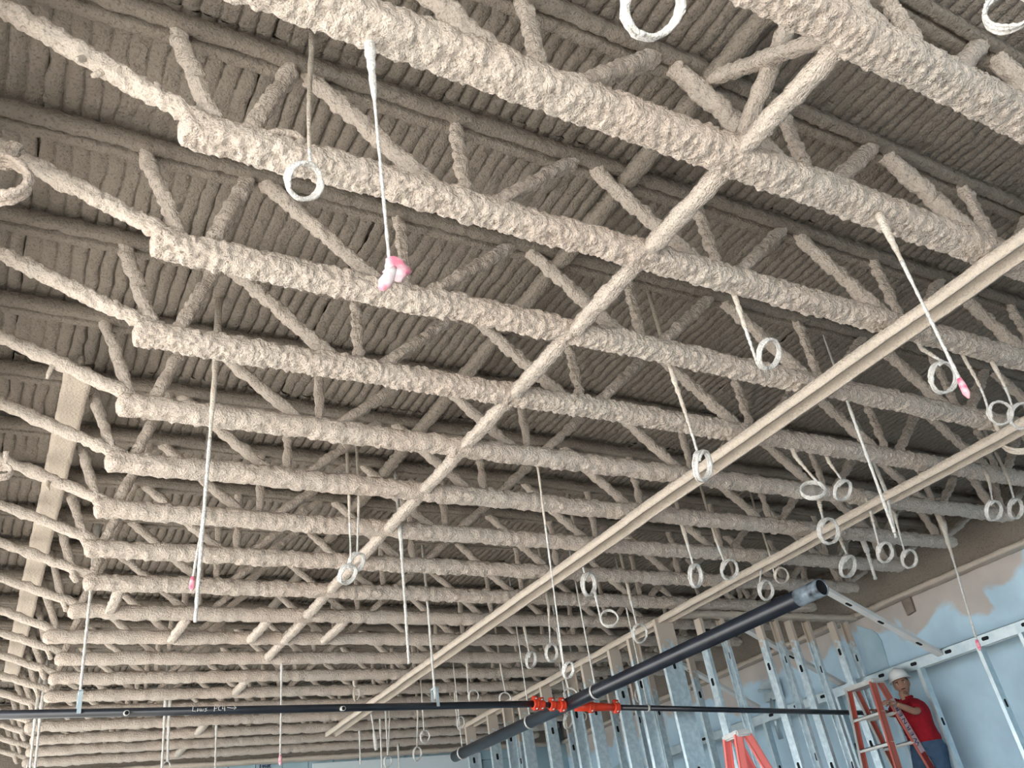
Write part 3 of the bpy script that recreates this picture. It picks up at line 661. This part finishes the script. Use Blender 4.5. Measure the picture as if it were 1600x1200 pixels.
coil('small tan ring beside the ring above the pipe end', (1206, 876), (1221, 899), (26, 27), attach=160, tan=.5, matl=TANW)
coil('white ring with a second loop hanging from it, right of the first track', (908, 876), (920, 913), (25, 40), attach=110, tan=.3)
coil('white ring hung by a stem from the ring above it', (929, 924), (952, 966), (32, 31), attach=170, tan=0, Y=onz(908, 876, .985).y / H, hold=False)
coil('white two loop ring in front of the tall studs', (982, 922), (1000, 990), (27, 33), attach=110, tan=.3, turns=2)
coil('small white ring left of its neighbour, above the red fittings', (820, 985), (830, 1031), (18, 29), attach=120, tan=.2, roll=-10)
coil('small white ring right of its neighbour, above the red fittings', (857, 945), (862, 1020), (22, 31), attach=90, tan=.5)
coil('small white ring at the end of a long straight wire', (842, 742), (888, 1047), (20, 28), attach=150, tan=.3, roll=-12, stem=(862, 900))
coil('small white ring touching the top of the thick pipe', (884, 1060), (891, 1085), (24, 22), attach=100, tan=0, zt=.8, turns=2)
coil('thin ring of wire above the long pipe, left of centre', (730, 1043), (740, 1088), (20, 23), attach=160, tan=.2, turns=2)
coil('thin ring of wire half hidden by the long pipe, right of the track', (783, 1046), (789, 1092), (22, 22), attach=80, tan=.2, turns=2)
coil('small ring hanging beside the far end of the near wall', (711, 1088), (720, 1130), (15, 22), attach=150, tan=.2, turns=2)
coil('small ring in front of the last joists, right of its lower twin', (659, 1082), (664, 1151), (18, 21), attach=100, tan=.2, turns=2)
coil('small ring low over the block wall, left of its upper twin', (653, 1113), (652, 1178), (16, 23), attach=90, tan=.2, turns=2)
coil('small ring hanging over the block wall near the white sleeve', (609, 1122), (606, 1190), (15, 19), attach=80, tan=.2, turns=2)
coil('lower left bright ring of the doubled coil under the seventh joist', (545, 768), (543, 897), (28, 36), attach=100, tan=.4, roll=-35, Y=1.98, turns=4)
coil('upper right bright ring of the doubled coil under the seventh joist', (561, 770), (557, 878), (26, 34), attach=100, tan=.4, roll=-20, Y=2.0, turns=4)
coil('small tan ring at the end of the first track', (553, 1070), (557, 1085), (12, 24), attach=90, tan=0, matl=TANW, turns=2)
coil('pale ring below the red fittings, left of the studs', (885, 1095), (888, 1127), (17, 26), attach=120, tan=0, zt=.86, roll=-15, turns=2)
coil('pale ring below the right red fitting', (906, 1095), (910, 1120), (16, 18), attach=120, tan=0, zt=.86, turns=2)
coil('small pale ring between the tall studs, behind the thick pipe', (998, 1045), (998, 1086), (14, 24), attach=90, tan=.2, turns=2)
coil('thin wire ring hanging behind the wide corner stud', (1077, 1045), (1083, 1076), (13, 17), attach=70, tan=.1, turns=1)
coil('tiny ring at the bottom edge under the left pair of rods', (50, 1150), (47, 1198), (12, 16), attach=90, tan=.2, turns=2)
coil('tiny ring at the bottom edge under the second pair of rods', (262, 1130), (260, 1197), (13, 16), attach=90, tan=.2, turns=2)
# ---------------------------------------------------------------- ladders
def channel_geo(a, b, wd, dp, out):
    """ladder rail: web facing direction out, flanges turned inward"""
    a = Vector(a); b = Vector(b); x = (b - a).normalized(); o_ = Vector(out); o_ = (o_ - x * o_.dot(x)).normalized(); s = x.cross(o_)
    M = Matrix(((x.x, s.x, o_.x, a.x), (x.y, s.y, o_.y, a.y), (x.z, s.z, o_.z, a.z), (0, 0, 0, 1))); L = (b - a).length; t = .007
    g = join(box_geo(0, L, -wd / 2, wd / 2, -t, 0), box_geo(0, L, -wd / 2, -wd / 2 + t, -dp, 0), box_geo(0, L, wd / 2 - t, wd / 2, -dp, 0))
    return xform(g, M), M, L
def ladder(label, topc, yaw, railm, capm, wtop, wbot, fa, ba, steps, edge=None, k=1.0):
    Lz = topc.z; wv = Vector((math.cos(yaw), math.sin(yaw), 0)); sv = Vector((-math.sin(yaw), math.cos(yaw), 0))
    T = thing('step_ladder', label, 'ladder', Vector((topc.x, topc.y, 0)), 'step ladders'); b0 = Vector((topc.x, topc.y, 0)); info = {}
    for sd, ang in ((-1, fa), (1, ba)):
        for ws in (-1, 1):
            a = sv * (sd * .06 * k) + wv * (ws * wtop / 2) + Vector((0, 0, Lz - .02))
            b = sv * (sd * (.06 * k + math.tan(ang) * Lz)) + wv * (ws * wbot / 2)
            g, M, L = channel_geo(a, b, .082 * (1 if k == 1 else .75), .026, wv * ws)
            rl = obj('rail', mesh('rail', *g, railm, False), T)
            info[(sd, ws)] = (a, b, M, L, rl)
            f = obj('rail_foot', mesh('rail_foot', *xform(box_geo(-.05, .05, -.03, .03, 0, .05), Matrix.Translation(b)), DARKHOLE, False), rl)
            if edge:
                x_ = 1 if ws > 0 else -1
                e = obj('rail_edge', mesh('rail_edge', *xform(box_geo(0, L, -.044, -.037, -.027, .002), M), edge, False), rl)
        a1, b1 = info[(sd, -1)][:2]; a2, b2 = info[(sd, 1)][:2]
        for i in range(1, int(Lz / .305)):
            t = i * .305 / Lz; p, q = a1.lerp(b1, t), a2.lerp(b2, t); M = frame(p, q)
            g = join(box_geo(0, (q - p).length, -.038, .038, -.004, .004), box_geo(0, (q - p).length, -.038, -.032, -.028, .004), box_geo(0, (q - p).length, .032, .038, -.028, .004))
            if sd < 0 or steps: obj('step', mesh('step', *xform(g, M), ALU, False), T)
    v, f = box_geo(-wtop / 2 - .025 * k, wtop / 2 + .025 * k, -.10 * k, .10 * k, -.035, .012)
    M = Matrix(((wv.x, sv.x, 0, 0), (wv.y, sv.y, 0, 0), (0, 0, 1, Lz), (0, 0, 0, 1)))
    bm = bmesh.new(); me = bpy.data.meshes.new('top_cap')
    vs = [bm.verts.new(M @ Vector(a)) for a in v]; [bm.faces.new([vs[i] for i in q]) for q in f]
    bmesh.ops.bevel(bm, geom=bm.edges[:], offset=.010, segments=2, affect='EDGES'); bmesh.ops.recalc_face_normals(bm, faces=bm.faces[:]); bm.to_mesh(me); bm.free(); me.materials.append(capm)
    obj('top_cap', me, T)
    br = []
    for ws in (-1, 1):
        a, b = info[(-1, ws)][:2]; a2, b2 = info[(1, ws)][:2]
        br.append(tube_geo([a.lerp(b, .45), a2.lerp(b2, .45)], .009, 6))
    obj('spreader', mesh('spreader', *join(*br), ALU), T)
    return T, info, b0
lc = ony(1349, 1069, 2.57)
LT, li, lb = ladder('tall orange step ladder with worn label, beside the man', lc, math.radians(-90), ORANGE, ALU, .36, .66, math.radians(8), math.radians(16), True, ALU)
a, b, M, L, rl = li[(1, 1)]
def sticker(t0, t1, m, nm):
    return obj(nm, mesh(nm, *xform(box_geo(L * t0, L * t1, -.036, .036, .0005, .003), M), m, False), rl)
sticker(.06, .235, STICKER, 'label_strip'); sticker(.237, .295, MAROON, 'label_strip'); sticker(.297, .318, CREAM, 'label_strip'); sticker(.32, .36, BLUEL, 'label_strip'); sticker(.362, .42, CREAM, 'label_strip')
cu = bpy.data.curves.new('lettering', 'FONT'); cu.body = 'WERNER'; cu.size = .082; cu.extrude = .001; cu.align_x = 'CENTER'; cu.align_y = 'CENTER'; cu.space_character = 1.4; cu.materials.append(INK)
tx = M @ Matrix.Translation((L * .15, 0, .0045)) @ Matrix.Diagonal((-1, 1, 1, 1))
tmp = bpy.data.objects.new('lettering_source', cu); COL.objects.link(tmp); bpy.context.view_layer.update()
lm = bpy.data.meshes.new_from_object(tmp.evaluated_get(bpy.context.evaluated_depsgraph_get())); lm.name = 'lettering'
bpy.data.objects.remove(tmp); obj('lettering', lm, rl, mat4=tx)
l2 = Vector((2.05 * H * 1.0, 0, 0)); d_ = ray(1150, 1147); tt = .36 / d_[2]; l2 = P(*(d_ * tt))
ladder('near coral step ladder, only its top showing at the bottom edge', l2, math.radians(-103), CORAL, ALU, .20, .42, math.radians(8), math.radians(19), False, k=.62)
# ---------------------------------------------------------------- wall bracket with conduit
q = onx(1203, 1080, 3.6)
JB = thing('wall_bracket', 'small grey pipe bracket with a short rod on the pale blue wall', 'bracket', q)
obj('plate', mesh('plate', *box_geo(-.03, .09, -.12, .12, -.12, .12), GALV, False), JB)
obj('stub_rod', mesh('stub_rod', *tube_geo([(-.02, -.03, 0), (-.25, -.05, 0)], .02, 10), GALV), JB)
obj('elbow', mesh('elbow', *tube_geo([(0, 0, -.1), (-.05, 0, -.25), (-.05, 0, -.6)], .035, 10), GALV), JB)
# ---------------------------------------------------------------- the man
def skin_obj(name, joints, edges, matl, parent, root=0, sub=2):
    me = bpy.data.meshes.new(name); me.from_pydata([tuple(p) for p, r_ in joints], edges, [])
    o = obj(name, me, parent); md = o.modifiers.new('skin', 'SKIN'); md.use_smooth_shade = True; md.branch_smoothing = .6
    if not me.skin_vertices: 
        bpy.context.view_layer.objects.active = o
        lay = me.attributes
    for i, (p, r_) in enumerate(joints):
        sv_ = me.skin_vertices[0].data[i]; rr = r_ if isinstance(r_, tuple) else (r_, r_); sv_.radius = rr; sv_.use_root = (i == root)
    ss = o.modifiers.new('sub', 'SUBSURF'); ss.levels = sub; ss.render_levels = sub
    me.materials.append(matl); return o
YM = 2.50
def mp(px, py, y=YM): return ony(px, py, y)
man_root = mp(1447, 1165); man_root.z = 1.05
MAN = thing('person', 'man in a white hard hat, red polo shirt and jeans standing on the orange ladder', 'person', Vector((man_root.x, man_root.y, 0)))
mb = Vector((man_root.x, man_root.y, 0))
pel = mp(1446, 1158); chest = mp(1424, 1112); neck0 = mp(1415, 1092); neck1 = mp(1412, 1086); hd = mp(1409, 1069.5)
waist = mp(1437, 1137)
shL, elL, wrL = mp(1434, 1101, 2.455), mp(1432, 1113, 2.44), mp(1400, 1100, 2.46)
shR, elR, wrR = mp(1399, 1101, 2.56), mp(1398, 1117, 2.60), mp(1374, 1112, 2.645)
st_x = lc.x + .06 + math.tan(math.radians(16)) * (lc.z - 1.525) + .03
footL, footR = Vector((st_x, lc.y - .13, 1.615)), Vector((st_x, lc.y + .13, 1.615))          # soles on the fifth back step
hipL, hipR = pel + Vector((.02, -.09, -.06)), pel + Vector((0, .09, -.06))
kneeL = hipL.lerp(footL, .5) + Vector((-.06, -.01, 0)); kneeR = hipR.lerp(footR, .5) + Vector((-.06, .01, .02))
def loc(p): return Vector(p) - mb
J = [(pel, .09), (waist, .09), (chest, .10), (neck0, .06), (neck1, .052), (shL, .055), (elL, .042), (wrL, .029), (shR, .055), (elR, .042), (wrR, .029), (hipL, .08), (kneeL, .055), (footL, .042), (hipR, .08), (kneeR, .055), (footR, .042), (hd + Vector((0, 0, -.05)), .06)]
E_ = [(0, 1), (1, 2), (2, 3), (3, 4), (2, 5), (5, 6), (6, 7), (2, 8), (8, 9), (9, 10), (0, 11), (11, 12), (12, 13), (0, 14), (14, 15), (15, 16), (4, 17)]
body = skin_obj('body', [(loc(p), r_) for p, r_ in J], E_, SKIN, MAN)
def loft(rings, n=20):
    """closed tube through (centre, half width, half depth, side axis, front axis) rings"""
    V, Fc = [], []
    for c, a_, b_, sx, fx in rings:
        for j in range(n):
            t = 2 * math.pi * j / n; V.append(tuple(Vector(c) + Vector(sx) * a_ * math.cos(t) + Vector(fx) * b_ * math.sin(t)))
    for i in range(len(rings) - 1):
        for j in range(n):
            q = (j + 1) % n; Fc.append((i * n + j, i * n + q, (i + 1) * n + q, (i + 1) * n + j))
    Fc += [tuple(range(n - 1, -1, -1)), tuple((len(rings) - 1) * n + j for j in range(n))]
    return V, Fc
def cloth(name, geos, matl, vox=.014):
    o = obj(name, mesh(name, *join(*geos), matl), MAN)
    rm = o.modifiers.new('fuse', 'REMESH'); rm.mode = 'VOXEL'; rm.voxel_size = vox; rm.use_smooth_shade = True
    sm = o.modifiers.new('smooth', 'SMOOTH'); sm.iterations = 5; sm.factor = .5
    tx_ = bpy.data.textures.get('folds') or bpy.data.textures.new('folds', 'CLOUDS'); tx_.noise_scale = .09
    dm = o.modifiers.new('folds', 'DISPLACE'); dm.texture = tx_; dm.strength = .022; dm.mid_level = .5
    return o
sdx = (shL - shR); sdx.z = 0; sdx.normalize(); frx = Vector((sdx.y, -sdx.x, 0))          # side axis, front axis
if frx.x > 0: frx = -frx
def limb(a_, b_, r0, r1, k=6):
    a_, b_ = loc(a_), loc(b_); M_ = frame(a_, b_); y_ = M_.col[1].xyz; z_ = M_.col[2].xyz
    return loft([(a_.lerp(b_, i / k), r0 + (r1 - r0) * i / k, r0 + (r1 - r0) * i / k, y_, z_) for i in range(k + 1)], 14)
nk = neck0 + Vector((0, 0, -.01)); sp_ = lambda t: loc(pel.lerp(nk, t))
tor = [(sp_(-.06), .178, .135), (sp_(.12), .18, .135), (sp_(.32), .172, .13), (sp_(.55), .188, .135), (sp_(.74), .198, .13), (sp_(.86), .185, .112), (sp_(.94), .13, .09), (sp_(1.0), .075, .075)]
cloth('polo_shirt', [loft([(c, a_, b_, sdx, frx) for c, a_, b_ in tor]), limb(shL - sdx * .04, shL.lerp(elL, .80), .088, .078), limb(shR + sdx * .04, shR.lerp(elR, .75), .085, .075)], SHIRT)
obj('collar', mesh('collar', *tube_geo([loc(mp(1416, 1092)) + Vector((.062 * math.cos(a), .062 * math.sin(a), .012 * math.sin(a + 2))) for a in np.linspace(-2.6, 2.9, 14)], .018, 7), SHIRT), MAN)
hp = [(sp_(.06), .165, .125), (sp_(-.06), .175, .135), (sp_(-.2), .175, .135), (loc(pel) + Vector((0, 0, -.16)), .16, .12)]
cloth('jeans', [loft([(c, a_, b_, sdx, frx) for c, a_, b_ in hp]), limb(hipL, kneeL, .105, .082), limb(kneeL, footL + Vector((0, 0, .04)), .084, .066), limb(hipR, kneeR, .105, .082), limb(kneeR, footR + Vector((0, 0, .04)), .084, .066)], JEANS)
for ft in (footL, footR):
    fd = Vector((-.96, -.2, 0)); skin_obj('boot', [(loc(ft) + Vector((0, 0, .06)), .052), (loc(ft) + Vector((0, 0, -.01)), .055), (loc(ft) + fd * .10 + Vector((0, 0, -.025)), (.05, .04)), (loc(ft) + fd * .19 + Vector((0, 0, -.03)), (.04, .03))], [(0, 1), (1, 2), (2, 3)], BOOT, MAN)
# head: face towards the camera, a little to the left and down
fw = (Vector((0, 0, CZ)) - hd); fw.z = -.06 * fw.length; fw.normalize()
fw = (Matrix.Rotation(math.radians(-4), 3, 'Z') @ fw).normalized()
sd_ = fw.cross(Vector((0, 0, 1))).normalized(); upv = sd_.cross(fw)
# sd_ points to the man's left
upv = (upv + sd_ * .10).normalized(); sd_ = fw.cross(upv).normalized()
MH = Matrix(((sd_.x, fw.x, upv.x, 0), (sd_.y, fw.y, upv.y, 0), (sd_.z, fw.z, upv.z, 0), (0, 0, 0, 1)))
MHl = Matrix.Translation(loc(hd)) @ MH
def head_geo():
    V, Fc = [], []; nu, nv = 32, 24
    for i in range(nv + 1):
        ph = math.pi * i / nv
        for j in range(nu):
            th = 2 * math.pi * j / nu; x = math.sin(ph) * math.cos(th); y = math.sin(ph) * math.sin(th); z = math.cos(ph)
            X, Y, Z = x * .076, y * .094, z * .118
            if z < 0: X *= 1 - .30 * (-z) ** 1.4; Y *= 1 - .12 * (-z)
            if y > .3:
                fx = abs(x)
                Y += .030 * math.exp(-((x / .16) ** 2)) * math.exp(-(((z + .18) / .20) ** 2))          # nose
                Y -= .014 * math.exp(-(((fx - .42) / .16) ** 2)) * math.exp(-(((z - .06) / .12) ** 2))   # eye sockets
                Y += .008 * math.exp(-(((z - .22) / .10) ** 2))                                         # brow
                Y += .008 * math.exp(-((x / .35) ** 2)) * math.exp(-(((z + .52) / .08) ** 2))            # lips
                Y -= .006 * math.exp(-((x / .3) ** 2)) * math.exp(-(((z + .64) / .06) ** 2))
                Y += .010 * math.exp(-((x / .3) ** 2)) * math.exp(-(((z + .82) / .12) ** 2))             # chin
            if abs(y) < .25 and abs(z + .05) < .28 and abs(x) > .7: X *= 1.16                             # ears
            V.append((X, Y, Z))
    for i in range(nv):
        for j in range(nu):
            q = (j + 1) % nu; Fc.append((i * nu + j, (i + 1) * nu + j, (i + 1) * nu + q, i * nu + q))
    return V, Fc
hdo = obj('head', mesh('head', *xform(head_geo(), MHl), SKIN), MAN)
EYEW = mat('eye_white', (.7, .68, .66), .4)
def blob(c, r, s, m, nm):
    V, Fc = [], []; nu, nv = 10, 7
    for i in range(nv + 1):
        for j in range(nu):
            ph = math.pi * i / nv; th = 2 * math.pi * j / nu
            V.append((c[0] + r * s[0] * math.sin(ph) * math.cos(th), c[1] + r * s[1] * math.sin(ph) * math.sin(th), c[2] + r * s[2] * math.cos(ph)))
    for i in range(nv):
        for j in range(nu): Fc.append((i * nu + j, (i + 1) * nu + j, (i + 1) * nu + (j + 1) % nu, i * nu + (j + 1) % nu))
    return obj(nm, mesh(nm, *xform((V, Fc), MHl), m), hdo)
for s in (-1, 1):
    blob((s * .031, .076, .008), .012, (1, .6, .6), EYEW, 'eye'); blob((s * .031, .083, .008), .006, (1, .5, 1), HAIR, 'pupil')
    blob((s * .032, .089, .027), .020, (1, .3, .25), HAIR, 'eyebrow')
blob((0, .086, -.064), .022, (1, .35, .22), mat('lips', (.33, .14, .12), .6), 'lips')
blob((0, .088, -.052), .026, (1, .3, .2), HAIR, 'moustache')
blob((0, .078, -.092), .022, (1, .4, .8), mat('beard_stubble', (.14, .09, .07), .8), 'goatee')
for s in (-1, 1): blob((s * .070, -.02, .02), .03, (.35, 1.2, 1.2), HAIR, 'hair')
# hard hat
def hat_geo():
    V, Fc = [], []; nu, nv = 36, 10
    for i in range(nv + 1):
        ph = math.pi / 2 * i / nv
        for j in range(nu):
            th = 2 * math.pi * j / nu; rg = 1 + (.05 if abs(math.sin(th * 1)) > .96 and i > 2 else 0)
            V.append((.108 * math.sin(ph) * math.cos(th), .132 * math.sin(ph) * math.sin(th), .118 * math.cos(ph) * (1.06 if abs(math.cos(th)) < .25 else 1)))
    for k_, (ex, dz) in enumerate(((1.10, -.006), (1.16, -.014), (1.10, -.016))):
        for j in range(nu):
            th = 2 * math.pi * j / nu; br = ex + (.24 * max(0, math.sin(th)) ** 2 if k_ < 2 else .2 * max(0, math.sin(th)) ** 2)
            V.append((.108 * ex * math.cos(th), .132 * br * math.sin(th), dz))
    for i in range(nv + 3):
        for j in range(nu): Fc.append((i * nu + j, (i + 1) * nu + j, (i + 1) * nu + (j + 1) % nu, i * nu + (j + 1) % nu))
    return V, Fc
hh = obj('hard_hat', mesh('hard_hat', *xform(hat_geo(), MHl @ Matrix.Translation((0, -.006, .058)) @ Matrix.Rotation(.05, 4, 'X')), HAT), MAN)
# hands with separate fingers
def hand(wr, aim, palm_n, nm='hand'):
    aim = Vector(aim).normalized(); n_ = Vector(palm_n); n_ = (n_ - aim * n_.dot(aim)).normalized(); sx = aim.cross(n_)
    jt = [(loc(wr), .026), (loc(wr) + aim * .05, (.038, .018))]; ed = [(0, 1)]
    for i, (o_, ln) in enumerate(((-.032, .068), (-.011, .078), (.011, .073), (.031, .058))):
        b_ = len(jt); k0 = loc(wr) + aim * .088 + sx * o_
        jt += [(k0, .0105), (k0 + aim * ln * .42 + n_ * .014, .0095), (k0 + aim * ln * .62 + n_ * .042, .0085), (k0 + aim * ln * .5 + n_ * .062, .0075)]
        ed += [(1, b_), (b_, b_ + 1), (b_ + 1, b_ + 2), (b_ + 2, b_ + 3)]
    b_ = len(jt); k0 = loc(wr) + aim * .03 - sx * .036 + n_ * .012
    jt += [(k0, .012), (k0 + aim * .035 - sx * .012 + n_ * .026, .0105), (k0 + aim * .052 + sx * .004 + n_ * .05, .009)]
    ed += [(0, b_), (b_, b_ + 1), (b_ + 1, b_ + 2)]
    return skin_obj(nm, jt, ed, SKIN, MAN, sub=1)
hand(wrL, wrL - elL, (0, .3, -1)); hand(wrR, wrR - elR, (0, .2, -1))
# dark strokes of hand lettering on the blocks
Mw = Matrix.Translation(Vector(ony(404, 1201, YB)) + Vector((0, -.02, 0))) @ Matrix.Rotation(math.pi / 2, 4, 'X') @ Matrix.Scale(.09, 4)
strokes('marker_writing', [[(0, .9), (.2, .5), (.45, .9)], [(.2, .5), (.15, 0)], [(.7, .45), (.55, .25), (.7, .05), (.85, .25), (.7, .45)], [(1.0, .5), (1.05, .1), (1.3, .15), (1.35, .5), (1.38, 0)], [(1.6, .9), (1.6, 0)], [(1.95, .5), (1.62, .25), (1.95, 0)]], Mw, .006, INK, wb)
